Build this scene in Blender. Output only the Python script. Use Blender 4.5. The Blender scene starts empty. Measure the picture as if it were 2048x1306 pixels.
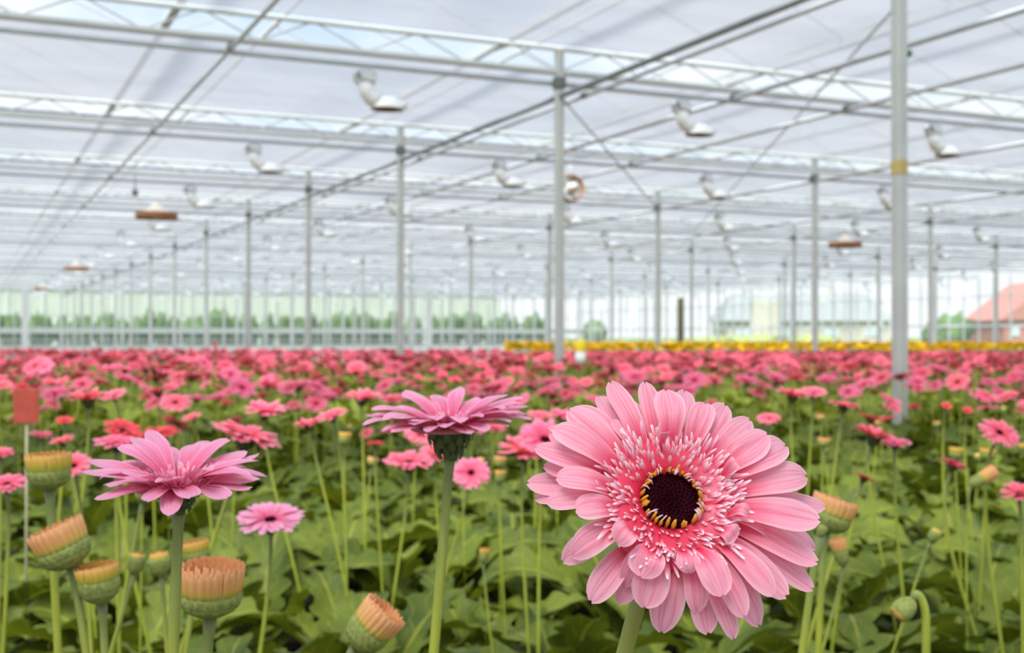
import bpy, math, random
import numpy as np
from mathutils import Vector, Matrix, Euler, noise
random.seed(7)
C = bpy.context.scene.collection
sin, cos, pi, R_ = math.sin, math.cos, math.pi, math.radians
F = 2400.0
TH = R_(24.6)
S = 5.0                      # truss bay
SP = 7.335                   # span between post lines
UA = 5.66                    # first post line
V0 = 6.175                   # first truss
CAMZ = 0.78
PITCH = 0.0079
# ------------------------------------------------------------------ camera
cd = bpy.data.cameras.new('camera'); cam = bpy.data.objects.new('camera', cd); C.objects.link(cam)
cam.location = (0, 0, CAMZ); cam.rotation_euler = (pi/2+PITCH, 0, -TH)
cd.sensor_fit = 'HORIZONTAL'; cd.sensor_width = 36; cd.lens = F/2048*36
cd.clip_start = 0.02; cd.clip_end = 2000
cd.dof.use_dof = True; cd.dof.focus_distance = 0.52; cd.dof.aperture_fstop = 17
bpy.context.scene.camera = cam
RM = Euler((pi/2+PITCH, 0, -TH)).to_matrix()
CR, CU, CB = RM @ Vector((1,0,0)), RM @ Vector((0,1,0)), RM @ Vector((0,0,1))   # right, up, back
CL = Vector((0,0,CAMZ))
def P(px, py, d):
    return CL + RM @ Vector(((px-1024)/F*d, -(py-653)/F*d, -d))
def proj(p):
    q = RM.transposed() @ (Vector(p)-CL)
    return 1024+F*q.x/-q.z, 653-F*q.y/-q.z, -q.z
# ------------------------------------------------------------------ mesh helpers
class MB:
    def __init__(s): s.v=[]; s.f=[]; s.uv=[]; s.m=[]
    def add(s, vs, fs, uvs=None, m=0):
        o=len(s.v); s.v += [tuple(v) for v in vs]; s.uv += uvs if uvs else [(0.5,0.5)]*len(vs)
        s.f += [tuple(i+o for i in f) for f in fs]; s.m += [m]*len(fs); return o
    def grid(s, fn, nu, nv, m=0, closeu=False, uvf=None):
        vs=[]; uvs=[]; fs=[]
        for i in range(nu+1):
            for j in range(nv+1):
                a,b=i/nu,j/nv; vs.append(fn(a,b)); uvs.append((a,b))
        for i in range(nu):
            for j in range(nv):
                k=i*(nv+1)+j; fs.append((k,k+nv+1,k+nv+2,k+1))
        s.add(vs,fs,uvs,m)
    def tube(s, pts, rad, n=8, m=0, cap=True):
        pts=[Vector(p) for p in pts]; N=len(pts)
        rs = rad if isinstance(rad,(list,tuple)) else [rad]*N
        vs=[]; uvs=[]; fs=[]
        ref=None
        for i,p in enumerate(pts):
            t=(pts[min(i+1,N-1)]-pts[max(i-1,0)]).normalized()
            if ref is None: ref = t.orthogonal().normalized()
            a=(ref-t*ref.dot(t)).normalized(); ref=a; b=t.cross(a)
            for k in range(n):
                w=2*pi*k/n; vs.append(p+(a*cos(w)+b*sin(w))*rs[i]); uvs.append((i/(N-1),k/n))
        for i in range(N-1):
            for k in range(n):
                k2=(k+1)%n; fs.append((i*n+k,i*n+k2,(i+1)*n+k2,(i+1)*n+k))
        if cap: fs.append(tuple(range(n))[::-1]); fs.append(tuple((N-1)*n+k for k in range(n)))
        s.add(vs,fs,uvs,m)
    def box(s, c, sz, m=0, rot=None, bev=0):
        x,y,z=[a/2 for a in sz]; c=Vector(c)
        b=min(bev,x*.9,y*.9,z*.9)
        if b<=0:
            vs=[Vector((i*x,j*y,k*z)) for i in(-1,1) for j in(-1,1) for k in(-1,1)]
            fs=[(0,1,3,2),(4,6,7,5),(0,4,5,1),(2,3,7,6),(0,2,6,4),(1,5,7,3)]
        else:
            vs=[];idx={}
            for i in(-1,1):
                for j in(-1,1):
                    for k in(-1,1):
                        for ax in range(3):
                            h=[x-b,y-b,z-b]; h[ax]=(x,y,z)[ax]
                            idx[(i,j,k,ax)]=len(vs); vs.append(Vector((i*h[0],j*h[1],k*h[2])))
            fs=[]
            for sg in(-1,1):
                q=[(-1,-1),(1,-1),(1,1),(-1,1)]
                if sg<0: q=q[::-1]
                fs.append([idx[(sg,a,bb,0)] for a,bb in q]); fs.append([idx[(bb,sg,a,1)] for a,bb in q]); fs.append([idx[(a,bb,sg,2)] for a,bb in q])
            for a in(-1,1):
                for bb in(-1,1):
                    fs.append((idx[(a,bb,-1,0)],idx[(a,bb,1,0)],idx[(a,bb,1,1)],idx[(a,bb,-1,1)]))
                    fs.append((idx[(a,-1,bb,0)],idx[(a,1,bb,0)],idx[(a,1,bb,2)],idx[(a,-1,bb,2)]))
                    fs.append((idx[(-1,a,bb,1)],idx[(1,a,bb,1)],idx[(1,a,bb,2)],idx[(-1,a,bb,2)]))
                    for cc in(-1,1): fs.append((idx[(a,bb,cc,0)],idx[(a,bb,cc,1)],idx[(a,bb,cc,2)]))
        if rot: vs=[rot@v for v in vs]
        s.add([v+c for v in vs],fs,None,m)
    def lathe(s, prof, n=16, m=0, c=(0,0,0), rot=None):
        c=Vector(c); vs=[];fs=[];uvs=[]
        for i,(r,z) in enumerate(prof):
            for k in range(n):
                w=2*pi*k/n; v=Vector((r*cos(w),r*sin(w),z))
                if rot: v=rot@v
                vs.append(v+c); uvs.append((i/(len(prof)-1),k/n))
        for i in range(len(prof)-1):
            for k in range(n):
                k2=(k+1)%n; fs.append((i*n+k,i*n+k2,(i+1)*n+k2,(i+1)*n+k))
        s.add(vs,fs,uvs,m)
    def mesh(s, name, mats, smooth=True):
        me=bpy.data.meshes.new(name); me.from_pydata(s.v,[],s.f)
        if not isinstance(mats,(list,tuple)): mats=[mats]
        for m in mats: me.materials.append(m)
        me.polygons.foreach_set('material_index', s.m)
        me.polygons.foreach_set('use_smooth', [smooth]*len(s.f))
        uvl=me.uv_layers.new(name='UVMap')
        li=np.empty(len(me.loops),dtype=np.int32); me.loops.foreach_get('vertex_index',li)
        uvl.data.foreach_set('uv', np.array(s.uv,dtype=np.float32)[li].ravel())
        me.update(); return me
def link(name, me, parent=None, loc=None, mat=None):
    o=bpy.data.objects.new(name, me); C.objects.link(o)
    if parent: o.parent=parent
    if loc is not None: o.location=loc
    if mat is not None: o.matrix_local=mat
    return o
def tag(o, label=None, cat=None, group=None, kind=None):
    if label: o['label']=label
    if cat: o['category']=cat
    if group: o['group']=group
    if kind: o['kind']=kind
    return o
def empty(name, loc, label=None, cat=None, group=None, rz=0, kind=None):
    o=bpy.data.objects.new(name,None); C.objects.link(o); o.location=loc; o.rotation_euler=(0,0,rz); o.empty_display_size=.1
    return tag(o,label,cat,group,kind)
def copytree(o, parent=None):
    c=o.copy(); C.objects.link(c); c.parent=parent
    for ch in list(o.children): copytree(ch,c)
    return c
# ------------------------------------------------------------------ materials
def newmat(name):
    m=bpy.data.materials.new(name); m.use_nodes=True; nt=m.node_tree; nt.nodes.clear()
    return m,nt,nt.nodes,nt.links
def ramp(N, stops, interp='LINEAR'):
    r=N.new('ShaderNodeValToRGB'); cr=r.color_ramp; cr.interpolation=interp
    while len(cr.elements)<len(stops): cr.elements.new(0.5)
    for e,(p,c) in zip(cr.elements,stops): e.position=p; e.color=(c[0],c[1],c[2],1)
    return r
def mixc(N,L,mode,fac,a,b):
    n=N.new('ShaderNodeMix'); n.data_type='RGBA'; n.blend_type=mode
    for sk,v in ((n.inputs['Factor'],fac),(n.inputs['A'],a),(n.inputs['B'],b)):
        if hasattr(v,'is_linked') or hasattr(v,'links'): L.new(v,sk)
        elif isinstance(v,(int,float)): sk.default_value=v
        else: sk.default_value=(v[0],v[1],v[2],1)
    return n.outputs['Result']
def math_(N,L,op,a,b=None):
    n=N.new('ShaderNodeMath'); n.operation=op
    for i,v in enumerate((a,b)):
        if v is None: continue
        if isinstance(v,(int,float)): n.inputs[i].default_value=v
        else: L.new(v,n.inputs[i])
    return n.outputs[0]
def finish(N,L,col,rough,trans=0.0,tcol=None,metal=0,bump=None,spec=0.3):
    b=N.new('ShaderNodeBsdfPrincipled'); b.inputs['Roughness'].default_value=rough; b.inputs['Metallic'].default_value=metal
    b.inputs['Specular IOR Level'].default_value=spec
    if isinstance(col,tuple): b.inputs['Base Color'].default_value=(*col,1)
    else: L.new(col,b.inputs['Base Color'])
    if bump is not None: L.new(bump,b.inputs['Normal'])
    out=N.new('ShaderNodeOutputMaterial')
    if trans>0:
        t=N.new('ShaderNodeBsdfTranslucent')
        src=tcol if tcol is not None else col
        if isinstance(src,tuple): t.inputs['Color'].default_value=(*src,1)
        else: L.new(src,t.inputs['Color'])
        mx=N.new('ShaderNodeMixShader'); mx.inputs[0].default_value=trans
        L.new(b.outputs[0],mx.inputs[1]); L.new(t.outputs[0],mx.inputs[2]); L.new(mx.outputs[0],out.inputs[0])
    else: L.new(b.outputs[0],out.inputs[0])
def simple(name,col,rough=.5,metal=0,var=.12,scale=8,trans=0,spec=.3):
    m,nt,N,L=newmat(name)
    tc=N.new('ShaderNodeTexCoord'); nz=N.new('ShaderNodeTexNoise'); nz.inputs['Scale'].default_value=scale; nz.inputs['Detail'].default_value=4
    L.new(tc.outputs['Object'],nz.inputs['Vector'])
    r=ramp(N,[(.25,tuple(c*(1-var) for c in col)),(.75,tuple(min(1,c*(1+var)) for c in col))]); L.new(nz.outputs['Fac'],r.inputs[0])
    finish(N,L,r.outputs[0],rough,trans,metal=metal,spec=spec); return m
def petalmat(name, stops, edge, trans=.3, stripe=.35, hue=.0, rough=.5):
    m,nt,N,L=newmat(name)
    uv=N.new('ShaderNodeTexCoord'); sp=N.new('ShaderNodeSeparateXYZ'); L.new(uv.outputs['UV'],sp.inputs[0])
    r=ramp(N,stops); L.new(sp.outputs['X'],r.inputs[0])
    mp=N.new('ShaderNodeMapping'); mp.inputs['Scale'].default_value=(1.2,14,1); L.new(uv.outputs['UV'],mp.inputs[0])
    oi=N.new('ShaderNodeObjectInfo')
    ad=N.new('ShaderNodeVectorMath'); ad.operation='ADD'; L.new(mp.outputs[0],ad.inputs[0]); 
    cb=N.new('ShaderNodeCombineXYZ'); L.new(math_(N,L,'MULTIPLY',oi.outputs['Random'],37.0),cb.inputs['Z']); L.new(cb.outputs[0],ad.inputs[1])
    nz=N.new('ShaderNodeTexNoise'); nz.inputs['Scale'].default_value=1.0; nz.inputs['Detail'].default_value=3; L.new(ad.outputs[0],nz.inputs['Vector'])
    st=ramp(N,[(.36,(.88,.25,.38)),(.56,(1,1,1))]); L.new(nz.outputs['Fac'],st.inputs[0])  # pigment stripes, their red deepened to carry the shade between petals too
    c=mixc(N,L,'MULTIPLY',stripe,r.outputs[0],st.outputs[0])
    e=math_(N,L,'ABSOLUTE',math_(N,L,'SUBTRACT',sp.outputs['Y'],.5))
    e=math_(N,L,'POWER',math_(N,L,'MULTIPLY',e,2.0),5.0)
    e=math_(N,L,'MULTIPLY',e,.5)
    c=mixc(N,L,'MIX',e,c,edge)
    if hue:
        hs=N.new('ShaderNodeHueSaturation'); L.new(c,hs.inputs['Color'])
        mr=N.new('ShaderNodeMapRange'); mr.inputs['To Min'].default_value=.5-hue*.4; mr.inputs['To Max'].default_value=.5+hue; L.new(oi.outputs['Random'],mr.inputs[0]); L.new(mr.outputs[0],hs.inputs['Hue'])
        c=hs.outputs[0]
    bp=N.new('ShaderNodeBump'); bp.inputs['Strength'].default_value=.25; bp.inputs['Distance'].default_value=.001; L.new(nz.outputs['Fac'],bp.inputs['Height'])
    finish(N,L,c,rough,trans,bump=bp.outputs[0],spec=.25); return m
M={}
M['petal']=petalmat('hero_petal',[(0,(.88,.01,.05)),(.22,(.93,.13,.24)),(.5,(.985,.39,.50)),(1,(.99,.48,.59))],(.99,.76,.82),trans=.3,stripe=.5)
M['petal2']=petalmat('foreground_petal',[(0,(.8,.03,.13)),(.3,(.9,.22,.38)),(.7,(.94,.38,.56)),(1,(.94,.45,.62))],(.96,.6,.74),trans=.22,stripe=.45)  # red petal base, deepened to paint in the shade on the front petals
M['petal3']=petalmat('field_petal',[(0,(.78,.02,.08)),(.25,(.92,.10,.2)),(.6,(.96,.18,.30)),(1,(.97,.30,.43))],(.97,.5,.6),trans=.22,stripe=.35,hue=.014)
M['petalred']=petalmat('red_petal',[(0,(.4,.02,.02)),(.5,(.82,.05,.08)),(1,(.88,.12,.12))],(.9,.2,.2),trans=.2)
M['petalorange']=petalmat('orange_petal',[(0,(.36,.42,.05)),(.22,(.85,.58,.12)),(.45,(.97,.54,.18)),(1,(.98,.55,.25))],(.99,.8,.5),trans=.22,stripe=.35)
M['petalyellow']=petalmat('yellow_bud_petal',[(0,(.42,.48,.06)),(.5,(.85,.62,.08)),(1,(.95,.55,.18))],(.95,.75,.3),trans=.2,stripe=.3)
M['petalyel']=petalmat('yellow_petal',[(0,(.85,.45,.0)),(1,(.98,.68,.01))],(.98,.72,.05),trans=.25)
M['floret']=petalmat('floret',[(0,(.75,.0,.03)),(.45,(.92,.12,.22)),(.72,(.97,.4,.52)),(.9,(1,.85,.88))],(.97,.6,.7),trans=.2,stripe=.1)
M['floret2']=petalmat('floret_pale',[(0,(.7,.02,.06)),(.5,(.9,.25,.4)),(1,(.97,.6,.72))],(.97,.6,.7),trans=.2,stripe=.1)
M['disc']=simple('dark_maroon_disc',(.035,.003,.008),.8,0,.5,300,spec=.05)
M['stamen']=simple('orange_stamen',(.9,.42,.04),.5,0,.2,200,trans=.2)
M['palefil']=simple('pale_filament',(.95,.62,.66),.5,0,.1,200,trans=.2)
def stemmat():
    m,nt,N,L=newmat('gerbera_stem')
    uv=N.new('ShaderNodeTexCoord'); sp=N.new('ShaderNodeSeparateXYZ'); L.new(uv.outputs['UV'],sp.inputs[0])
    r=ramp(N,[(0,(.32,.40,.04)),(.72,(.52,.55,.07)),(.88,(.38,.42,.11)),(1,(.2,.24,.09))]); L.new(sp.outputs['X'],r.inputs[0])
    nz=N.new('ShaderNodeTexNoise'); nz.inputs['Scale'].default_value=260; nz.inputs['Detail'].default_value=3
    mp=N.new('ShaderNodeMapping'); mp.inputs['Scale'].default_value=(1,1,.12); L.new(uv.outputs['Object'],mp.inputs[0]); L.new(mp.outputs[0],nz.inputs['Vector'])
    r2=ramp(N,[(.3,(.75,.8,.7)),(.7,(1.0,1.0,1.0))]); L.new(nz.outputs['Fac'],r2.inputs[0])
    c=mixc(N,L,'MULTIPLY',.8,r.outputs[0],r2.outputs[0])
    finish(N,L,c,.45,.12,spec=.35); return m
M['stem']=stemmat()
M['stemfar']=simple('field_stem',(.30,.36,.07),.55,0,.25,6,trans=.15)
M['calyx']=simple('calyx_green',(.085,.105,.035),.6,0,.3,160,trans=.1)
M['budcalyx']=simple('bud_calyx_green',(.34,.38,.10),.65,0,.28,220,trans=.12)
def leafmat(name,base,light,scale=5):
    m,nt,N,L=newmat(name)
    tc=N.new('ShaderNodeTexCoord'); sp=N.new('ShaderNodeSeparateXYZ'); L.new(tc.outputs['UV'],sp.inputs[0])
    nz=N.new('ShaderNodeTexNoise'); nz.inputs['Scale'].default_value=scale; nz.inputs['Detail'].default_value=5; L.new(tc.outputs['Object'],nz.inputs['Vector'])
    r=ramp(N,[(.3,base),(.72,light)]); L.new(nz.outputs['Fac'],r.inputs[0])
    a=math_(N,L,'ABSOLUTE',math_(N,L,'SUBTRACT',sp.outputs['Y'],.5))
    mid=math_(N,L,'LESS_THAN',a,.028)
    lat=math_(N,L,'FRACT',math_(N,L,'MULTIPLY',math_(N,L,'SUBTRACT',sp.outputs['X'],math_(N,L,'MULTIPLY',a,.35)),9.0))
    lat=math_(N,L,'LESS_THAN',lat,.09)
    v=math_(N,L,'MAXIMUM',mid,math_(N,L,'MULTIPLY',lat,.5))
    c=mixc(N,L,'MIX',math_(N,L,'MULTIPLY',v,.55),r.outputs[0],(light[0]*1.9,light[1]*1.5,light[2]*2))
    bp=N.new('ShaderNodeBump'); bp.inputs['Strength'].default_value=.5; bp.inputs['Distance'].default_value=.004
    n2=N.new('ShaderNodeTexNoise'); n2.inputs['Scale'].default_value=60; L.new(tc.outputs['Object'],n2.inputs['Vector'])
    h=math_(N,L,'SUBTRACT',n2.outputs['Fac'],math_(N,L,'MULTIPLY',v,.9)); L.new(h,bp.inputs['Height'])
    finish(N,L,c,.55,.25,tcol=mixc(N,L,'MULTIPLY',1.0,c,(1.4,1.3,.5)),bump=bp.outputs[0],spec=.22); return m
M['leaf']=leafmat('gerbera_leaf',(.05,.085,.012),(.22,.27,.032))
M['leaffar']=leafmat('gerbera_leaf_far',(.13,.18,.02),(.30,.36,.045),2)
M['treeleaf']=simple('shrub_green',(.09,.16,.045),.8,0,.5,1.5,trans=.1)
M['hedge']=simple('hedge_yellowgreen',(.30,.36,.07),.8,0,.4,1.0)
M['soil']=simple('dark_soil',(.035,.026,.018),.9,0,.5,6)
M['concrete']=simple('pale_concrete',(.5,.5,.47),.8,0,.12,1)
M['grass']=simple('outdoor_grass',(.16,.24,.06),.9,0,.3,.4)
M['post']=simple('galvanised_steel',(.56,.57,.54),.5,.15,.14,3)
M['rail']=simple('galvanised_pipe',(.55,.59,.63),.5,.0,.1,3)
M['chord']=simple('truss_steel',(.64,.67,.65),.5,.0,.08,2)
M['dark']=simple('dark_bracket',(.2,.21,.2),.5,.3,.2,10)
M['green']=simple('green_clip',(.03,.22,.1),.5,0,.1,10)
M['darkrail']=simple('dark_steel_rail',(.26,.29,.30),.5,.1,.1,3)
M['tape']=simple('yellow_tape',(.55,.42,.16),.6,0,.2,12)
M['white']=simple('white_enamel',(.95,.96,.97),.35,0,.04,4)
M['reflector']=simple('lamp_opening',(.2,.15,.07),.3,.2,.2,10)
M['frame']=simple('white_aluminium',(.62,.64,.62),.5,.1,.06,2)
M['cord']=simple('steel_cable',(.6,.63,.66),.5,.1,.1,4)
M['rust']=simple('brown_fan_ring',(.36,.17,.08),.6,0,.25,8)
M['cream']=simple('cream_housing',(.78,.72,.62),.6,0,.08,8)
M['brick']=simple('pale_brick',(.5,.46,.39),.85,0,.12,3)
M['redbrick']=simple('red_brick',(.42,.18,.15),.85,0,.2,3)
M['roof']=simple('grey_roof',(.25,.27,.26),.7,0,.1,1)
M['pane']=simple('house_window',(.5,.56,.6),.2,0,.1,1,spec=.6)
M['redplate']=simple('red_plate',(.45,.075,.05),.5,0,.2,30,trans=.1)
M['yelplate']=simple('yellow_plate',(.85,.65,.02),.5,0,.08,30)
M['sticks']=simple('stake',(.35,.33,.2),.7,0,.2,30)
M['brown']=simple('dark_brown_post',(.11,.09,.04),.7,0,.2,3)
def glassmat(name,tint,gl):
    m,nt,N,L=newmat(name)
    t=N.new('ShaderNodeBsdfTransparent'); t.inputs[0].default_value=(*tint,1)
    g=N.new('ShaderNodeBsdfGlossy'); g.inputs['Roughness'].default_value=.08
    mx=N.new('ShaderNodeMixShader'); mx.inputs[0].default_value=gl
    L.new(t.outputs[0],mx.inputs[1]); L.new(g.outputs[0],mx.inputs[2])
    o=N.new('ShaderNodeOutputMaterial'); L.new(mx.outputs[0],o.inputs[0]); return m
M['glass']=glassmat('roof_glass',(.96,.98,.98),.04)
def wallglass():
    m,nt,N,L=newmat('hazy_wall_glass')
    t=N.new('ShaderNodeBsdfTransparent'); t.inputs[0].default_value=(.95,.97,.96,1)
    d=N.new('ShaderNodeBsdfTranslucent'); d.inputs[0].default_value=(.92,.94,.92,1)
    e=N.new('ShaderNodeBsdfDiffuse'); e.inputs[0].default_value=(.85,.87,.86,1)
    m1=N.new('ShaderNodeMixShader'); m1.inputs[0].default_value=.5; L.new(d.outputs[0],m1.inputs[1]); L.new(e.outputs[0],m1.inputs[2])
    mx=N.new('ShaderNodeMixShader'); mx.inputs[0].default_value=.13; L.new(t.outputs[0],mx.inputs[1]); L.new(m1.outputs[0],mx.inputs[2])
    o=N.new('ShaderNodeOutputMaterial'); L.new(mx.outputs[0],o.inputs[0]); return m
M['wglass']=wallglass()
def screenmat():
    m,nt,N,L=newmat('shade_screen_fabric')
    tc=N.new('ShaderNodeTexCoord'); mp=N.new('ShaderNodeMapping'); mp.inputs['Scale'].default_value=(.25,1.3,1); L.new(tc.outputs['Object'],mp.inputs[0])
    nz=N.new('ShaderNodeTexNoise'); nz.inputs['Scale'].default_value=1.2; nz.inputs['Detail'].default_value=4; L.new(mp.outputs[0],nz.inputs['Vector'])
    r=ramp(N,[(.3,(.28,.28,.30)),(.7,(.34,.34,.36))]); L.new(nz.outputs['Fac'],r.inputs[0])
    t=N.new('ShaderNodeBsdfTransparent')
    tr=N.new('ShaderNodeBsdfTranslucent'); L.new(r.outputs[0],tr.inputs[0])
    df=N.new('ShaderNodeBsdfDiffuse'); L.new(r.outputs[0],df.inputs[0])
    m1=N.new('ShaderNodeMixShader'); m1.inputs[0].default_value=.30; L.new(tr.outputs[0],m1.inputs[1]); L.new(df.outputs[0],m1.inputs[2])
    m2=N.new('ShaderNodeMixShader'); m2.inputs[0].default_value=.72; L.new(t.outputs[0],m2.inputs[1]); L.new(m1.outputs[0],m2.inputs[2])
    o=N.new('ShaderNodeOutputMaterial'); L.new(m2.outputs[0],o.inputs[0]); return m
M['screen']=screenmat()
# ------------------------------------------------------------------ sky, sun, exposure
w=bpy.data.worlds.new('sky'); bpy.context.scene.world=w; w.use_nodes=True
N=w.node_tree.nodes; L=w.node_tree.links; N.clear()
tc=N.new('ShaderNodeTexCoord'); sp=N.new('ShaderNodeSeparateXYZ'); L.new(tc.outputs['Generated'],sp.inputs[0])
r=ramp(N,[(0,(.93,.94,.95)),(.12,(.80,.88,.96)),(.35,(.42,.62,.88)),(1,(.30,.52,.85))]); L.new(sp.outputs['Z'],r.inputs[0])
mp=N.new('ShaderNodeMapping'); mp.inputs['Scale'].default_value=(1,1,2.2); L.new(tc.outputs['Generated'],mp.inputs[0])
nz=N.new('ShaderNodeTexNoise'); nz.inputs['Scale'].default_value=3.2; nz.inputs['Detail'].default_value=6; nz.inputs['Roughness'].default_value=.6; L.new(mp.outputs[0],nz.inputs['Vector'])
cr=ramp(N,[(.42,(0,0,0)),(.68,(1,1,1))]); L.new(nz.outputs['Fac'],cr.inputs[0])
col=mixc(N,L,'MIX',cr.outputs[0],r.outputs[0],(.98,1.0,1.04))
bg=N.new('ShaderNodeBackground'); bg.inputs['Strength'].default_value=1.0; L.new(col,bg.inputs[0])
wo=N.new('ShaderNodeOutputWorld'); L.new(bg.outputs[0],wo.inputs[0])
sd=bpy.data.lights.new('sun','SUN'); so=bpy.data.objects.new('sun',sd); C.objects.link(so)
sd.energy=7.2; sd.angle=R_(35); sd.color=(1,.98,.95)
# light comes from above and behind the camera's left shoulder
dirv=(CB*0.55+Vector((0,0,1))*1.0-CR*.25).normalized()
so.rotation_euler=dirv.to_track_quat('Z','Y').to_euler(); so.location=(0,-5,12)
vs=bpy.context.scene.view_settings; vs.view_transform='Standard'; vs.look='None'; vs.gamma=1; vs.exposure=0.27; vs.use_curve_mapping=False

# ================================================================== FLOWER GEOMETRY
def petal(mb, az, L_, wd, r0, z0, h, arch, rnd, nt=10, ns=6, m=0, ridge=1.0, base=.32, tipc=.0, lat=0.0):
    """one ray petal from radius r0 to L_, tip height h"""
    ca,sa=cos(az),sin(az); tw=rnd.uniform(-.12,.12); bend=rnd.uniform(-.05,.05)+lat
    ph=rnd.uniform(0,6)
    def fn(t,s):
        q=2*s-1
        tt=.03+.97*t
        if tt<.66: wf=base+(1-base)*sin(pi/2*tt/.66)**1.1
        else: wf=math.sqrt(max(0,1-((tt-.66)/.345)**2.05))
        wf=max(wf,.04)
        y=q*wd*.5*wf
        notch=.035*(1-abs(q))**2 if t>.93 else 0
        x=r0+(L_-r0)*(t-notch*(t-.93)/.07*1.0)
        z=z0+(h-z0)*t+arch*sin(pi*t**.9)
        z+=wd*.10*q*q*(1-t*.6)*wf                      # edges lifted
        z-=ridge*wd*.055*(cos(q*pi*2.5)*.5+.5)*sin(pi*min(1,t*1.02))*.9
        z+=wd*.04*sin(t*7+ph)*q
        z+=tipc*max(0,t-.75)**2*16
        y+= bend*(L_-r0)*t*t; z+=tw*y*t
        return (x*ca-y*sa, x*sa+y*ca, z)
    mb.grid(fn,nt,ns,m)
def calyx(mb, r, depth, m=0, n=16, bracts=True, rnd=random):
    """inverted cone under the head, point at -depth"""
    mb.lathe([(r*.16,-depth),(r*.30,-depth*.93),(r*.62,-depth*.62),(r*.86,-depth*.3),(r*1.0,0),(r*.3,.002*0)],n,m)
    if bracts:
        for k in range(34):
            az=k*2.39996; f=(k+.5)/34; t0=.9-.8*f
            rr=r*(.35+.68*f); z1=-depth*(1-f)*.95
            def fn(t,s,az=az,rr=rr,z1=z1):
                q=2*s-1; ww=r*.16*(1-t**2)**.5*q; x=rr+r*.05+r*.16*t; z=z1-depth*.28+depth*.42*t
                x=min(x,rr+r*.12)+.03*r*(1-q*q)
                return (x*cos(az)-ww*sin(az), x*sin(az)+ww*cos(az), z)
            mb.grid(fn,3,2,m)
def bezier(p0,p1,p2,p3,n):
    out=[]
    for i in range(n+1):
        t=i/n; out.append(p0*(1-t)**3+p1*3*t*(1-t)**2+p2*3*t*t*(1-t)+p3*t**3)
    return out
def align(n, spin=0):
    return (Vector(n).to_track_quat('Z','Y').to_matrix() @ Matrix.Rotation(spin,3,'Z')).to_4x4()
def stem_between(mb, base, top, n, r=.003, seg=14, sides=8, k=.35, m=0):
    h=(top-base).length
    pts=bezier(base, base+Vector((0,0,h*k)), top-Vector(n)*h*.22, top, seg)
    N_=len(pts); rs=[r*(1.25-.35*i/(N_-1)) + (r*.35 if i==N_-1 else 0) for i in range(N_)]
    mb.tube(pts,rs,sides,m)
# ---- shared head pieces, unit diameter 1 (radius .5) ----
def ring_params(v, rnd, n0=26, n1=18, cup=.10, jit=1.0):
    out=[]
    for k in range(n0): out.append((2*pi*(k+rnd.uniform(-.25,.25)*jit)/n0, .5*rnd.uniform(.90,1.0), rnd.uniform(.095,.125), .09, -.01, cup*.5+rnd.uniform(-.04,.05)*jit, .03))
    for k in range(n1): out.append((2*pi*(k+.5+rnd.uniform(-.3,.3)*jit)/n1, .5*rnd.uniform(.76,.9), rnd.uniform(.09,.12), .08, .012, cup+rnd.uniform(-.04,.06)*jit, .035))
    return out
def floret_ring(mb, n, r_in, r_out, ln, rnd, m=0, up=.5, wid=.012, tall=1.0):
    for k in range(n):
        az=rnd.uniform(0,2*pi); f=rnd.random()**.8; r=r_in+(r_out-r_in)*f
        l=ln*rnd.uniform(.7,1.2)*(.6+.6*f); a=math.atan(up*1.6*(1-f)+.55*tall); dx,dz=cos(a)*l,sin(a)*l
        ww=wid*rnd.uniform(.7,1.2); curl=rnd.uniform(-.2,.5); sw=rnd.uniform(-.25,.25)
        def fn(t,s):
            q=2*s-1; x=r+dx*t+curl*l*.2*t*t; z=dz*t-curl*l*.3*t*t*t; y=q*ww*.5*(.6+.6*t-.75*max(0,t-.85)/.15)+sw*l*t*t
            return (x*cos(az)-y*sin(az), x*sin(az)+y*cos(az), z+.0)
        mb.grid(fn,4,2,m)
heads={}
def make_head(key, petm, rnd, n0, n1, cup, jit, lod):
    mb=MB()
    for (az,L_,wd,r0,z0,h,ar) in ring_params(0,rnd,n0,n1,cup,jit):
        petal(mb,az,L_,wd,r0,z0,h,ar,rnd,nt=6 if lod else 9,ns=2 if lod else 4)
    pet=mb.mesh('petals',petm)
    fm=MB(); floret_ring(fm,40 if lod else 90,.07,.16,.06,rnd,wid=.018)
    flo=fm.mesh('florets',M['floret2'])
    dm=MB(); dm.lathe([(.085,.0),(.08,.02),(.055,.032),(.02,.03),(.001,.026)],14)
    for k in range(0 if lod else 40):
        a=k*2.39996; rr=.075*math.sqrt((k+.5)/40); dm.lathe([(.009,.02),(.006,.04),(.0005,.045)],5,0,(rr*cos(a),rr*sin(a),0))
    dis=dm.mesh('disc',M['disc'])
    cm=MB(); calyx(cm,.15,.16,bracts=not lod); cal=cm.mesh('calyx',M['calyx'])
    heads[key]=(pet,flo,dis,cal)
rh=random.Random(3)
make_head('pinkA',M['petal3'],rh,26,18,.08,1,False)
make_head('pinkB',M['petal3'],rh,24,14,.14,1.4,False)
make_head('pinkC',M['petal3'],rh,22,20,.0,1.2,False)
make_head('lightA',M['petal2'],rh,26,18,.06,1,False)
make_head('redA',M['petalred'],rh,22,12,.1,1,False)
make_head('farA',M['petal3'],rh,18,10,.08,1,True)
def rock(n): return Vector(n).normalized()
UP=Vector((0,0,1))
def tilt(up=1, cam=0, right=0): return (UP*up+CB*cam+CR*right).normalized()
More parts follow.
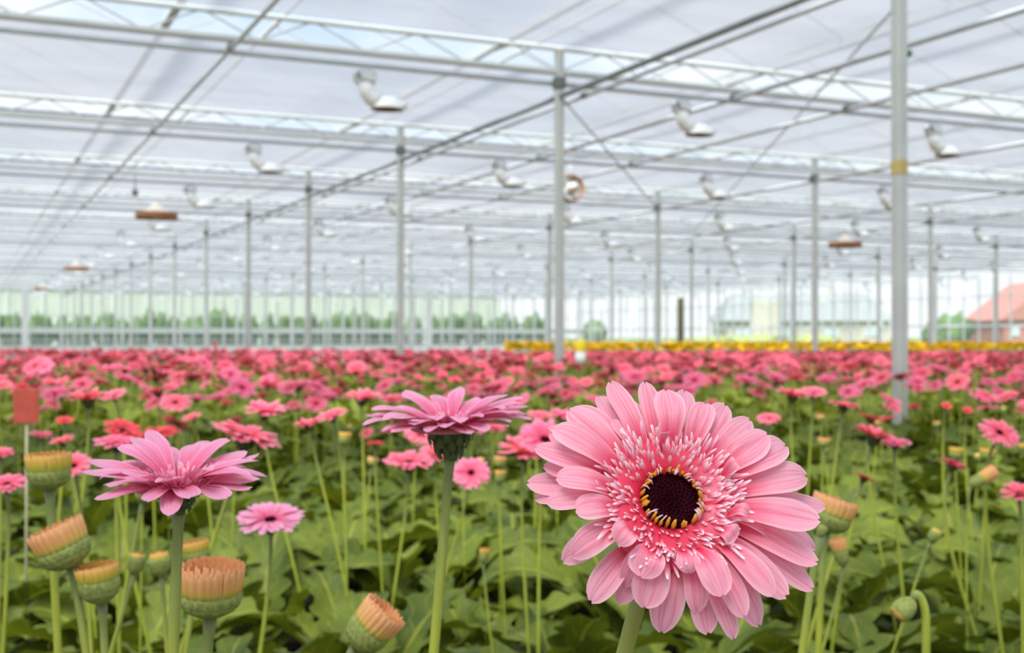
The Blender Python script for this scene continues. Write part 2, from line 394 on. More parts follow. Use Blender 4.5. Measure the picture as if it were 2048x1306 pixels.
def gerbera(label, px, py, d, diam, n, key='pinkA', group=None, spx=None, spy=None, stem_r=.003, disc=True, spin=None, name='gerbera_flower', z_base=0.0):
    """open flower with head centre seen at pixel (px,py), depth d"""
    head=P(px,py,d); n=n.normalized()
    if spx is not None:      # where the stem leaves the frame, same depth
        q=P(spx,spy,d); dirn=(q-head); t=(head.z-z_base)/(-dirn.z) if dirn.z<0 else 1; base=head+dirn*t; base.z=z_base
    else: base=Vector((head.x+random.uniform(-.05,.05),head.y+random.uniform(-.05,.05),z_base))
    root=empty(name,base,label,'flower',group)
    att=head-n*diam*.15-base
    mb=MB(); stem_between(mb,Vector((0,0,0)),att,n,stem_r); link('stem',mb.mesh('stem',M['stem']),root)
    mt=Matrix.Translation(head-base)@align(n,spin if spin is not None else random.uniform(0,6))@Matrix.Scale(diam,4)
    pet,flo,dis,cal=heads[key]
    link('petals',pet,root,mat=mt); link('florets',flo,root,mat=mt)
    if disc: link('disc',dis,root,mat=mt)
    link('calyx',cal,root,mat=mt)
    return root
# ================================================================== HERO FLOWER
def hero():
    Cc=P(1342,1000,.46); v=(CL-Cc).normalized()
    n=(v+CU*.50+CR*.24).normalized()
    xa=(CR-n*CR.dot(n)).normalized(); ya=n.cross(xa)
    Mx=Matrix((xa,ya,n)).transposed()      # local->world
    base=P(1215,1306,.47); d0=base-Cc; 
    att=Cc-n*.026
    bpix=P(1250,1306,.485); dd=(bpix-att); base=att+dd*(att.z/(-dd.z)); base.z=0
    root=empty('gerbera_flower',base,'large light pink gerbera bloom with dark maroon centre, sharp and closest to the viewer','flower')
    T=Matrix.Translation(Cc-base)@Mx.to_4x4(); Tc=Matrix.Translation(Cc-base-n*.006)@Mx.to_4x4()
    mb=MB(); h=(att-base).length
    pts=bezier(Vector((0,0,0)),(att-base)*.35,(att-base)*.93-n*.006,att-base,22)
    mb.tube(pts,[.0034]*20+[.0036,.004,.005],12); link('stem',mb.mesh('stem',M['stem']),root)
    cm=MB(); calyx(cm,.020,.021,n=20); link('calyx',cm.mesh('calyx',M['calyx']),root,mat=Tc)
    k=676/1560
    # (tip x, tip y in crop px, layer, width mm)
    tips=[(450,62,1,16),(598,57,1,15),(722,95,2,20),(800,85,0,15),(898,140,2,17),(985,158,1,18),(1092,232,1,17),(1185,310,2,21),(1283,350,1,22),
          (1372,490,1,22),(1436,620,0,15),(1418,700,2,22),(1408,800,0,14),(1408,888,1,18),(1393,1000,0,18),(1272,1045,1,20),(1150,1175,0,19),(1082,1135,1,17),
          (1020,1243,0,15),(905,1225,0,19),(700,1210,0,22),(872,1112,1,16),(600,1098,1,23),(500,1085,0,15),(350,1058,0,19),(240,890,0,17),(278,850,1,20),
          (515,990,1,14),(590,962,2,22),(478,795,3,17),(292,655,2,18),(160,608,1,16),(108,600,0,15),(68,520,0,17),(143,448,1,15),(203,498,2,17),
          (112,350,1,18),(198,252,2,19),(168,258,0,10),(255,190,1,20),(290,155,0,18),(382,122,0,15),(160,315,0,10),(965,1048,3,20),(1222,1030,2,17),
          (815,935,3,15),(1095,665,3,9),(1045,425,3,9),(1028,792,3,14),(465,232,1,9),(545,150,0,11),(1240,765,1,14),(700,290,3,7),(1370,905,0,13)]
    hs={0:-.010,1:-.003,2:.004,3:.008}; z0s={0:-.006,1:-.003,2:0,3:.002}
    rnd=random.Random(11)
    for (cx,cy,la,wm) in tips:
        px,py=1024+cx*k,740+cy*k
        X=P(px,py,1)-CL; hh=hs[la]+rnd.uniform(-.002,.002)
        az0=math.atan2(-(py-1000),px-1342)
        if sin(az0)<-.2: hh-=.004
        if sin(az0)>.3: hh+=.003
        t=((Cc+n*hh)-CL).dot(n)/X.dot(n); q=(CL+X*t)-Cc
        x,y=q.dot(xa),q.dot(ya); Lr=math.hypot(x,y); az=math.atan2(y,x)
        pm=MB()
        petal(pm,az,Lr,wm*.001*.61,.0215,z0s[la],hh,.0035+rnd.uniform(-.001,.0025),rnd,nt=18,ns=12,ridge=1.1,base=.38,tipc=rnd.uniform(-.002,.002))
        link('petal',pm.mesh('petal',M['petal']),root,mat=T)
    fm=MB(); 
    for nn,ri,ro,ln,tl_ in ((120,.0122,.0165,.0075,1.6),(170,.016,.021,.0095,1.1),(150,.0185,.0235,.0095,.75)):
        floret_ring(fm,nn,ri,ro,ln,rnd,wid=.0013,tall=tl_)
    # red bowl the florets grow from
    fm.lathe([(.010,-.003),(.0122,.0),(.016,.002),(.021,.0025),(.0265,.001),(.0275,-.003)],40,0)
    fm.uv=[(u*.35,v) if i>=len(fm.uv)-240 else (u,v) for i,(u,v) in enumerate(fm.uv)]
    o=link('florets',fm.mesh('florets',M['floret']),root,mat=T); o['kind']='stuff'; o['label']='ring of thin red florets with white tips'
    dm=MB(); dm.lathe([(.0125,-.004),(.0118,-.001),(.0085,.0005),(.0045,-.0005),(.0003,-.0015)],32)
    for i in range(170):
        a=i*2.39996; rr=.0112*math.sqrt((i+.5)/170); dm.lathe([(.00055,-.001),(.0005,.0012),(.0001,.0018)],6,0,(rr*cos(a),rr*sin(a),-.0005 if rr<.007 else 0))
    o=link('disc',dm.mesh('disc',M['disc']),root,mat=T); o['label']='dark maroon centre'
    sm=MB(); pf=MB()
    for i in range(34):
        a=2*pi*(i+rnd.uniform(-.5,.5))/34; r1=.0118
        o0=Vector((r1*cos(a),r1*sin(a),-.0005)); hgt=rnd.uniform(.0035,.0062); ti=rnd.uniform(-.0022,.0008)
        o1=Vector(((r1+ti)*cos(a),(r1+ti)*sin(a),hgt))
        sm.tube([o0,(o0+o1)/2,o1],[.0005,.00075,.0004],6)
    for i in range(30):
        a=rnd.uniform(0,2*pi); r1=rnd.uniform(.0118,.0135)
        pts=[Vector((r1*cos(a),r1*sin(a),0)),Vector(((r1-.0006)*cos(a),(r1-.0006)*sin(a),.0035)),Vector(((r1-.0018)*cos(a+.05),(r1-.0018)*sin(a+.05),.0048)),Vector(((r1-.003)*cos(a+.1),(r1-.003)*sin(a+.1),.0042))]
        pf.tube(pts,.00028,5)
    link('stamens',sm.mesh('stamens',M['stamen']),root,mat=T)['kind']='stuff'
    link('filaments',pf.mesh('filaments',M['palefil']),root,mat=T)['kind']='stuff'
hero()
# ---- two foreground flowers with separate petals
def fg_flower(label, px, py, d, R, n, spx, spy, rnd, n0, n1, cup, jit, wf=1.0, stem_r=.0033, cal=.030, calr=.03):
    head=P(px,py,d); q=P(spx,spy,d); att=head-n*cal; dr=q-att; base=att+dr*(att.z/(-dr.z)); base.z=0
    root=empty('gerbera_flower',base,label,'flower')
    mb=MB(); a=att-base; mb.tube(bezier(Vector((0,0,0)),a*.35,a*.9-n*.01,a,20),[stem_r*1.05]*18+[stem_r*.95,stem_r,stem_r*1.3],12); link('stem',mb.mesh('stem',M['stem']),root)
    T=Matrix.Translation(head-base)@align(n,rnd.uniform(0,1))
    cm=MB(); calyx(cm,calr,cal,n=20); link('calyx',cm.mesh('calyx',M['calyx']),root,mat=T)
    for (az,L_,wd,r0,z0,h,ar) in ring_params(0,rnd,n0,n1,cup,jit):
        pm=MB(); s=2*R
        petal(pm,az,L_*s,wd*s*wf,r0*s,z0*s,h*s,ar*s,rnd,nt=14,ns=8,tipc=rnd.uniform(-.003,.003))
        link('petal',pm.mesh('petal',M['petal2']),root,mat=T)
    fm=MB(); floret_ring(fm,260,.004,.022,.011,rnd,wid=.0016,up=1.2); fm.lathe([(.001,.0),(.02,.001),(.027,-.001)],24)
    link('florets',fm.mesh('florets',M['floret2']),root,mat=T)['kind']='stuff'
    dm=MB(); dm.lathe([(.008,.0),(.007,.002),(.004,.003),(.0005,.002)],20); link('disc',dm.mesh('disc',M['floret2']),root,mat=T)
    return root
fg_flower('pink gerbera seen from the side with dark green cone underneath, beside the big bloom',898,853,.84,.062,tilt(1,.09,-.03),866,1306,random.Random(5),27,20,.11,.8,.95,.0034,.020,.017)
fg_flower('pink gerbera with ragged raised back petals, at left in front of the orange buds',356,966,.74,.0565,tilt(1,.19,.02),345,1306,random.Random(21),19,13,.10,1.7,1.1,.0034,.016,.014)
# ================================================================== HAND PLACED FLOWERS
G='gerberas of the near rows'
H=[ # label, px,py,d,diam,n(cam,right),key,stem px,py
 ('small round pink gerbera right of the ragged left bloom, above the orange bud',541,1041,1.55,.093,(.32,.02),'lightA',515,1306),
 ('pink gerbera tipping down to the right, above the small round pink gerbera',492,876,1.75,.113,(.06,.32),'pinkA',455,1040),
 ('pink gerbera just left of the side-on foreground bloom, level with its petals',724,798,3.0,.108,(.12,.0),'pinkB',728,1010),
 ('pink gerbera tilted up to the right, beside an orange-tinged one left of centre',664,832,2.5,.075,(.22,-.25),'pinkA',672,1000),
 ('orange-tinged pink gerbera low left of the tilted pair left of centre',616,850,2.4,.062,(.1,-.2),'pinkB',640,985),
 ('round pink gerbera under the left petals of the side-on bloom',818,926,2.3,.108,(.2,.03),'pinkA',800,1100),
 ('pink gerbera facing the viewer with black eye, right of the side-on bloom stem',942,946,2.3,.084,(.95,.1),'pinkC',918,1060),
 ('pink gerbera half hidden behind the stem of the side-on bloom',872,912,2.6,.085,(.35,.1),'pinkB',885,1100),
 ('pale pink gerbera just behind the left edge of the big bloom',1048,905,2.2,.105,(.25,.1),'pinkB',1058,1260),
 ('deep pink gerbera mostly hidden behind the left edge of the big bloom',1090,880,2.1,.105,(.7,.1),'pinkA',1085,1150),
 ('pink gerbera standing alone above the small dark one, upper left of centre',530,824,2.7,.098,(.2,.1),'pinkB',560,1000),
 ('small rosy gerbera disc on the left between two taller blooms',384,835,3.0,.055,(.25,-.25),'pinkA',400,980),
 ('flat pink gerbera with dark underside, leftmost of the flat side-on ones',176,799,2.7,.108,(.02,-.05),'pinkB',160,1000),
 ('pink gerbera overlapping the right end of the flat side-on one at left',228,792,2.9,.07,(.35,-.2),'pinkA',235,960),
 ('small red-pink gerbera right of the big bloom top, alone over dark leaves',1538,837,2.8,.062,(.35,-.12),'pinkC',1530,1000),
 ('wide pink gerbera above right of the big bloom, left of a pair',1585,792,2.8,.092,(.05,.1),'pinkB',1600,1000),
 ('pink gerbera touching the right end of the wide one right of the big bloom',1628,786,2.9,.07,(.3,.0),'pinkA',1622,930),
 ('flat pink gerbera tilting right, first in the slanting line near the steel post',1688,812,2.6,.078,(.05,.15),'pinkA',1670,1000),
 ('thin red gerbera edge-on, second in the slanting line near the steel post',1742,838,2.5,.06,(-.02,.25),'redA',1760,1000),
 ('bright pink gerbera with drooping right side on a leaning stem at right',1748,874,2.2,.095,(.08,.28),'pinkB',1720,1060),
 ('pink gerbera lobe behind the right side of the drooping one',1790,887,2.25,.065,(.15,.02),'pinkA',1800,1060),
 ('red gerbera folded half shut, right of the big bloom on a short bent stem',1728,957,1.9,.044,(.0,.45),'redA',1704,1060),
 ('pink folded gerbera joined to an orange one at far right, pointing down right',1905,933,2.1,.06,(-.02,.45),'pinkB',1930,1080),
 ('pink gerbera with black centre near the right edge of the view',1999,866,2.0,.075,(.75,.25),'pinkC',2010,1090),
 ('pink gerbera cut by the right edge, lower than the black-centred one',2038,988,1.9,.06,(.3,-.2),'pinkB',2040,1160),
 ('pink gerbera cut by the left edge below the yellow-pink opening bud',14,969,1.7,.062,(.3,.05),'pinkA',5,1200),
 ('small rose gerbera cut by the left edge above the lower one',2,908,2.2,.05,(.2,.1),'pinkB',0,1100),
 ('pink gerbera behind the yellow-pink opening bud at left',148,932,1.7,.052,(.8,.1),'pinkA',160,1150),
 ('pink gerbera behind the ragged left bloom, under an orange-red one',232,888,1.9,.075,(.15,.05),'pinkA',235,1100),
 ('orange-red gerbera leaning behind the ragged left bloom',245,862,2.1,.075,(.3,.4),'redA',275,1100),
 ('small pink gerbera tilted left, above the yellow-pink opening bud',125,884,2.3,.05,(.2,-.25),'pinkB',150,1080),
 ('small red gerbera between the left edge and the ragged bloom, near the red plate',130,842,2.8,.045,(.3,.1),'redA',120,1000),
 ('small dark red gerbera under the side-on bloom left of its green cone',750,888,2.6,.044,(.02,.0),'redA',755,1000),
 ('pink gerbera pair member left of the big bloom, nearer the side-on bloom',1078,832,3.0,.07,(.2,.05),'pinkA',1075,960),
 ('pink gerbera pair member left of the big bloom, touching its petals',1122,832,3.1,.072,(.2,.1),'pinkB',1120,960),
 ('small red gerbera with black eye far right above the drooping pink one',1893,812,3.0,.03,(.6,.0),'redA',1895,930),
 ('second small red gerbera far right beside the black-eyed one',1935,821,3.2,.03,(.6,.0),'redA',1940,930),
]
for (lb,px,py,d,dm,(c_,r_),key,sx,sy) in H:
    gerbera(lb,px,py,d,dm,tilt(1,c_,r_),key,None,sx,sy,stem_r=.0028)
# ================================================================== BUDS
def bud(label, px, py, d, W, Hh, n, spx, spy, petm, opened=.5, stem_r=.003, name='gerbera_bud', nod=False, cat='flower bud', group=None):
    """bud whose body centre is at the pixel; W width, Hh height"""
    n=n.normalized(); c=P(px,py,d); bot=c-n*Hh*.5
    q=P(spx,spy,d); dr=q-bot
    if dr.z>-.005: dr.z=-.05
    base=bot+dr*(bot.z/(-dr.z)); base.z=0
    if nod: base=Vector((q.x,q.y,0))
    root=empty(name,base,label,cat,group)
    a=bot-base; ln=a.length
    mb=MB()
    if nod:
        k1=P(spx,spy,d)-base; k2=P(spx,spy-55,d)-base
        pts=bezier(Vector((0,0,0)),k1*.33,k1*.66,k1,8)+bezier(k1,(k1+k2)/2,k2-Vector((0,0,.008)),k2,5)[1:]+bezier(k2,P(spx+2,py-20,d)-base,P(px+16,py-44,d)-base,a,10)[1:]
        mb.tube(pts,stem_r,10)
    else:
        mb.tube(bezier(Vector((0,0,0)),a*.4,a*.9-n*.015,a,16),[stem_r]*15+[stem_r*1.1,stem_r*1.5],10)
    link('stem',mb.mesh('stem',M['stem']),root)
    T=Matrix.Translation(a)@align(n,0.3); r=W/2
    cm=MB(); hc=Hh*(1-opened*.60)
    prof=[(r*.22,0),(r*.55,hc*.10),(r*.84,hc*.32),(r*.97,hc*.62),(r*.98,hc*.85),(r*.80,hc*1.0),(r*.3,hc*1.02)]
    cm.lathe(prof,22)
    rnd=random.Random(int(px*7+py))
    for row in range(5):
        f=row/4
        nb=14+row*2
        for k in range(nb):
            az=2*pi*(k+.5*(row%2))/nb
            def fn(t,s):
                q=2*s-1; u=min(1.05,f*.72+.32*t); 
                zz=hc*u; 
                # radius along profile
                for i in range(len(prof)-1):
                    if prof[i][1]<=zz<=prof[i+1][1]+1e-6:
                        ff=(zz-prof[i][1])/max(1e-6,prof[i+1][1]-prof[i][1]); rr=prof[i][0]*(1-ff)+prof[i+1][0]*ff; break
                else: rr=prof[-2][0]
                rr+=r*.035*(1-q*q)+.02*r*t; y=q*r*.16*(1-t**2.5)**.6
                return (rr*cos(az)-y*sin(az),rr*sin(az)+y*cos(az),zz)
            cm.grid(fn,4,2)
    link('calyx',cm.mesh('calyx',M['budcalyx']),root,mat=T)
    pm=MB(); layers=((24,1.0,0,1.0),(22,.86,.05,1.0),(18,.68,.05,.99),(12,.45,.04,.98),(6,.2,.04,.97)) if opened>.3 else ((18,.92,0,.98),(12,.6,.03,1.0),(6,.25,.03,1.03))
    for (nn,fr,dz,hh) in layers:
        for k in range(nn):
            az=2*pi*(k+rnd.uniform(-.2,.2)+.5)/nn; ww=2*pi*r*fr/nn*1.12; h2=Hh*hh*rnd.uniform(.98,1.015); z0=hc*.9; fl=(.05+opened*.10)*(1 if opened>.3 else -2.4)
            def fn(t,s):
                q=2*s-1; z=z0+(h2-z0)*t; rr=r*fr*(.95+fl*t)+ (r*.06*(1-q*q)) - r*.05*(t**4); y=q*ww*.5*(1-max(0,(t-.8)/.2)**2.5*.6)
                return (rr*cos(az)-y*sin(az),rr*sin(az)+y*cos(az),z)
            pm.grid(fn,6,4)
    link('petals',pm.mesh('petals',petm),root,mat=T)
    return root
def px_(p,d): return p*d/F
O,Y=M['petalorange'],M['petalyellow']
B=[ # label px py d Wpx Hpx n(cam,right) stem petm opened
 ('orange opening bud with a bowl-shaped green base, at the foot of the ragged left bloom',421,1181,.86,124,104,(.12,.04),414,1306,O,.75,.0046),
 ('pale orange opening bud leaning left, near the left edge under the pink blooms',126,1093,1.0,104,90,(.1,-.42),168,1306,O,.72,.0042),
 ('round yellow-green bud just below the leaning pale orange bud',198,1168,1.0,82,78,(.1,-.12),208,1306,Y,.45,.0040),
 ('orange bud tipping right at the bottom edge, left of centre',742,1256,.98,88,100,(.05,.85),690,1330,O,.70,.0036),
 ('yellow and pink opening bud on thick stem near the left edge, upper of the group',98,943,1.2,84,72,(.05,-.03),116,1306,Y,.6,.0050),
 ('small closed green bud left of the ragged bloom stem',272,1127,1.25,36,44,(.1,.2),240,1240,Y,.15,.0030),
 ('yellowish closed bud touching the left side of the ragged bloom stem',320,1128,1.2,44,50,(.1,-.1),330,1250,Y,.3,.0028),
 ('yellow-orange bud just right of the ragged bloom stem, above the bowl-shaped one',392,1108,1.15,54,52,(.05,-.15),375,1260,Y,.5,.0030),
 ('orange bud on grey-green base, tucked against the right edge of the big bloom',1662,1030,1.3,84,70,(.0,.35),1640,1306,O,.7,.0046),
 ('tiny orange-yellow bud on a thin bent stem over dark leaves at right',1868,1071,1.9,24,28,(.1,.6),1845,1130,Y,.3,.0022),
 ('slim orange bud hanging below the one at the right edge of the big bloom',1681,1105,1.4,30,56,(.0,-.25),1668,1200,O,.6,.0024),
 ('tiny cream bud low between the side-on bloom stem and the big bloom',968,1112,2.0,20,30,(.1,.1),985,1290,Y,.4,.0022),
 ('orange half-shut gerbera joined to a pink one at far right',1966,956,2.0,26,60,(.0,1.6),1940,1080,O,.95,.0024),
 ('orange bud left of the black-centred gerbera near the right edge',1912,908,2.6,26,26,(.0,.1),1915,1000,Y,.5,.0024),
 ('yellow bud right of the leaning stem, far right mid field',1975,910,2.5,30,24,(.0,.1),1970,1000,Y,.5,.0024),
 ('small peach bud right of the big bloom above the dark leaves',1648,886,2.6,24,20,(.0,.1),1645,960,O,.5,.0024),
 ('yellow bud below the tilted pair left of centre',690,878,2.7,24,26,(.0,.1),690,980,Y,.4,.0024),
 ('peach bud on the right of the side-on bloom, behind its stem',1000,925,2.4,24,24,(.0,.1),1000,1050,O,.5,.0024),
 ('yellow bud behind the pale pink bloom right of centre',1000,955,2.3,22,28,(.0,.1),1004,1100,Y,.4,.0024),
 ('orange bud behind the ragged bloom, right of the orange-red gerbera',290,900,2.0,40,36,(.1,.2),285,1050,O,.6,.0026),
 ('yellow bud at the tip of the stem crossing behind the ragged bloom',288,985,1.7,34,40,(.1,.2),250,1180,O,.5,.0030),
]
for (lb,px,py,d,wp,hp,(c_,r_),sx,sy,pm_,op,sr) in B:
    bud(lb,px,py,d,px_(wp,d),px_(hp,d),tilt(1,c_,r_),sx,sy,pm_,op,sr*.8)
bud('nodding green bud with yellow tip on a hooked pale stem at lower right',1810,1216,1.15,px_(44,1.15),px_(50,1.15),(CR*-.75-UP*.6+CB*.1),1852,1306,Y,.15,.0042,nod=True)
bud('headless-looking grey-green budding stem rising beside the right edge of the big bloom',1643,1062,1.05,px_(20,1.05),px_(26,1.05),tilt(1,.1,.4),1608,1306,M['budcalyx'],.1,.0034)
# a few plain leaning stems of blooms hidden behind
# ================================================================== RANDOM FIELD FLOWERS
rf=random.Random(42)
protosP=[]; protosS=[]
def proto_parts(key,h,tl):
    root=empty('gerbera_flower',(0,0,0),'x','flower')
    n=Vector((sin(tl),0,cos(tl))); head=Vector((.03+tl*.05,0,h)); dm=.108
    mb=MB(); stem_between(mb,Vector((0,0,0)),head-n*dm*.15,n,.003,seg=8,sides=6); link('stem',mb.mesh('stem',M['stem']),root)
    T=Matrix.Translation(head)@align(n,tl*9)@Matrix.Scale(dm,4)
    for nm,me in zip(('petals','florets','disc','calyx'),heads[key]): link(nm,me,root,mat=T)
    return root
def single_mesh(h,tl,rnd,petm,lod,dm=.11,stem='stem',kf=1.0):
    mb=MB(); n=Vector((sin(tl),0,cos(tl))); head=Vector((.03,0,h))
    stem_between(mb,Vector((0,0,0)),head-n*dm*.12,n,.0028,seg=5 if lod<2 else 2,sides=5 if lod<2 else 3,m=1)
    T=(Matrix.Translation(head)@align(n,rnd.uniform(0,3))@Matrix.Scale(dm,4)); 
    sub=MB()
    if lod==1:
        for (az,L_,wd,r0,z0,hh,ar) in ring_params(0,rnd,18,12,.08+rnd.uniform(-.04,.05),1.3): petal(sub,az,L_,wd*1.25,r0,z0,hh,ar,rnd,nt=5,ns=2,m=0)
        sub.lathe([(.07,.03),(.05,.05),(.001,.045)],8,2); sub.lathe([(.02,-.16),(.1,-.09),(.16,.0)],8,3)
    else:
        for k in range(13):
            az=2*pi*k/13; L_=.5*rnd.uniform(.85,1); hh=rnd.uniform(.02,.12); ww=.13; c,s_=cos(az),sin(az)
            vs=[(.07*c,.07*s_,.02),(.34*c-ww*s_,.34*s_+ww*c,hh*.7+.03),(L_*c,L_*s_,hh),(.34*c+ww*s_,.34*s_-ww*c,hh*.7+.03)]
            sub.add(vs,[(0,1,2,3)],[(0,.5),(.6,0.1),(1,.5),(.6,.9)],0)
        sub.lathe([(.08,.05),(.001,.06)],6,2); sub.lathe([(.02,-.14),(.15,.0)],6,3)
    o=len(mb.v); mb.v+=[tuple(T@Vector(v)) for v in sub.v]; mb.uv+=sub.uv; mb.f+=[tuple(i+o for i in f) for f in sub.f]; mb.m+=sub.m
    return mb, [petm,M['stem' if lod<2 else 'stemfar'],M['disc'] if lod<2 else M['petal3'],M['calyx']]
for i,key in enumerate(['pinkA','pinkB','pinkC','farA','farA']): protosP.append(proto_parts(key,.5,[.1,.3,.5,.15,.4][i]))
for i in range(6):
    mb,mats=single_mesh(.5,[.08,.2,.35,.5,.25,.7][i],rf,M['petal3'],1,dm=.12); protosS.append(mb.mesh('gerbera_flower',mats))
mbr,matr=single_mesh(.5,.3,rf,M['petalred'],1); redS=mbr.mesh('gerbera_flower',matr)
cand=[]
def in_view(x,y,z,mx=140):
    px,py,d=proj((x,y,z)); return d>.2 and -mx<px<2048+mx, px, py, d
d=2.5
# jittered positions over the bed
usedpx=[(h[1],h[2]) for h in H]
pts=[]
for i in range(9000):
    dd=math.sqrt(rf.uniform(2.7**2,24.5**2)); xx=rf.uniform(-160,2208)
    pts.append((dd,xx))
sel=[]
for dd,xx in pts:
    dens=1.0 if dd>6 else (.30+.70*(dd-2.7)/3.3)
    if rf.random()>dens*(.56 if dd<8 else .72): continue
    dz=rf.gauss(.285,.05); dz=min(.42,max(.17,dz))
    if rf.random()<.12: dz=rf.uniform(.34,.5)
    if dd>12: dz=max(dz,.27)
    py=672+dz*F/dd
    if py>875: continue
    if py>800 and xx>1380 and rf.random()<.7: continue
    if any(abs(xx-a)<45 and abs(py-b)<22 for a,b in usedpx): continue
    if abs(xx-1161)<34 and py<760 and dd<12: continue
    if abs(xx-52)<60 and 760<py<860 and dd<3.2: continue
    lim=24.0 if xx<1000 else 20.2
    if dd>lim: continue
    p=P(xx,653,dd); sel.append((dd,p.x,p.y,CAMZ-dz,xx,py))
sel.sort(); near=sel[:262]; far=sel[262:]
def scl(o,z): 
    s=z/.5; o.scale=(s,s,s)
cnt=0
bands=[('pink gerbera on a green stem in the blurred near rows beyond the foreground blooms','gerberas in the blurred near rows'),
       ('pink gerbera head with stem in the dense middle rows, small and blurred','gerberas in the dense middle rows')]
for i,(dd,x,y,z,xx,py) in enumerate(near):
    rz=rf.uniform(0,2*pi)
    # open faces lean mostly toward the viewer or sideways
    if rf.random()<.5: rz=-TH-pi/2+rf.uniform(-1.3,1.3)
    red=rf.random()<.10
    if dd<4.3 and not red:
        o=copytree(rf.choice(protosP)); lb,g=bands[0]
    else:
        o=link('gerbera_flower',redS if red else rf.choice(protosS)); lb,g=bands[0] if dd<4.3 else bands[1]
        if red: lb,g='red gerbera on a thin stem among the pink ones, blurred','red gerberas among the pink rows'
    o.location=(x,y,0); o.rotation_euler=(0,0,rz); scl(o,z); tag(o,lb,'flower',g)
for pr in protosP:
    for ch in list(pr.children): bpy.data.objects.remove(ch)
    bpy.data.objects.remove(pr)
# blurred buds among the rows
for i in range(34):
    dd=rf.uniform(2.8,6.5); xx=rf.uniform(-50,2100); dz=rf.uniform(.3,.42); py=672+dz*F/dd
    if py>960: continue
    o=bud('small yellow-orange bud among the blurred pink rows',xx,py,dd,rf.uniform(.022,.032),rf.uniform(.024,.03),tilt(1,rf.uniform(-.2,.2),rf.uniform(-.3,.3)),xx+rf.uniform(-20,20),py+140,rf.choice([O,Y]),rf.choice([.3,.6]),.0022,group='small buds among the pink rows')
def merge(name, temps, insts, mats, label, cat, kind='stuff'):
    """temps: list of MB ; insts: (template idx, Matrix 4x4)"""
    Vs=[];Fs=[];UVs=[];Ms=[];off=0
    T=[(np.array(t.v),np.array(t.uv),t.f,t.m) for t in temps]
    for ti,mt in insts:
        v,uv,f,mm=T[ti]; m4=np.array(mt); Vs.append(v@m4[:3,:3].T+m4[:3,3]); UVs.append(uv)
        Fs+= [tuple(i+off for i in ff) for ff in f]; Ms+=mm; off+=len(v)
    mb=MB(); mb.v=np.concatenate(Vs).tolist(); mb.uv=np.concatenate(UVs).tolist(); mb.f=Fs; mb.m=Ms
    o=link(name,mb.mesh(name,mats)); tag(o,label,cat,None,kind); return o
def TRS(x,y,z,rz,s): return Matrix.Translation((x,y,z))@Matrix.Rotation(rz,4,'Z')@Matrix.Scale(s,4)
tm=[single_mesh(.5,t,rf,M['petal3'],2,dm=.125)[0] for t in (.05,.2,.35,.5,.65)]; mats2=single_mesh(.5,.1,rf,M['petal3'],2)[1]
merge('distant_gerbera_field',tm,[(rf.randrange(5),TRS(x,y,0,rf.uniform(0,6.28),z/.5)) for (dd,x,y,z,xx,py) in far],mats2,'far rows of pink gerberas merging into a pink band under the greenhouse posts','flowers')
def band(name,d0,d1,x0,x1,n,zc,zj,petm,label,dm=.11):
    ms=list(mats2); ms[0]=petm; ms[2]=petm; ms[3]=petm
    ins=[]
    for i in range(n):
        dd=math.sqrt(rf.uniform(d0*d0,d1*d1)); xx=rf.uniform(x0,x1)
        if name=='yellow_gerbera_rows' and xx<1000+ (dd-d0)*0: continue
        p=P(xx,653,dd); z=zc+rf.uniform(-zj,zj); ins.append((rf.randrange(5),TRS(p.x,p.y,0,rf.uniform(0,6.28),z/.5)))
    merge(name,tm,ins,ms,label,'flowers')
band('yellow_gerbera_rows',21.3,40,1010,2250,4200,.545,.045,M['petalyel'],'thin band of yellow gerberas beyond the pink rows on the right')
band('red_gerbera_rows',20.2,21.4,1060,2250,700,.475,.02,M['petalred'],'thin line of red gerberas between the pink rows and yellow band')
# ================================================================== FOLIAGE
def leaf(mb, az, el, Lf, W, rnd, nt=13, ns=6, r0=.01, droop=1.0):
    ph=rnd.uniform(0,6); lob=rnd.uniform(5.5,7.5); side=rnd.uniform(-.3,.3); tw=rnd.uniform(-.5,.5); wav=rnd.uniform(.5,1.2)
    # spine
    N_=24; pos=[]; x=r0;z=0;a=el
    for i in range(N_+1):
        pos.append((x,z,a)); x+=cos(a)*Lf/N_; z+=sin(a)*Lf/N_; a-=droop*(.4+2.2*(i/N_)**1.5)/N_*1.4
    def fn(t,s):
        q=2*s-1; i=t*N_; k=min(N_-1,int(i)); f=i-k
        x=pos[k][0]*(1-f)+pos[k+1][0]*f; z=pos[k][1]*(1-f)+pos[k+1][1]*f; a=pos[k][2]
        if t<.24: wf=.10
        else:
            u=(t-.24)/.76; wf=.08+sin(pi*min(1,u**.85))**.55 if u<1 else .03
            wf*= .60+.52*abs(sin(u*lob*pi/1.0+.4))**.8
            if u>.93: wf*=max(.08,(1-u)/.07)
        y=q*W*.5*wf
        up=W*.16*abs(q)**1.4*wf + wav*W*.07*sin(t*26+ph+q*2)*abs(q)
        xx=x-sin(a)*up; zz=z+cos(a)*up
        zz+=tw*y*t; yy=y+side*Lf*t*t*.5
        return (xx*cos(az)-yy*sin(az),xx*sin(az)+yy*cos(az),max(.004,zz))
    mb.grid(fn,nt,ns)
def rosette(rnd,n,nt,ns,sc=1.0):
    mb=MB()
    for k in range(n):
        el=rnd.uniform(.75,1.42); Lf=rnd.uniform(.32,.46)*sc
        leaf(mb,k*2.39996+rnd.uniform(-.3,.3),el,Lf,rnd.uniform(.085,.125)*sc,rnd,nt,ns,droop=rnd.uniform(.7,1.5))
    return mb
rl=random.Random(77)
ros=[rosette(rl,11,34,6).mesh('leafy_plant',M['leaf']) for _ in range(6)]
cells=[]
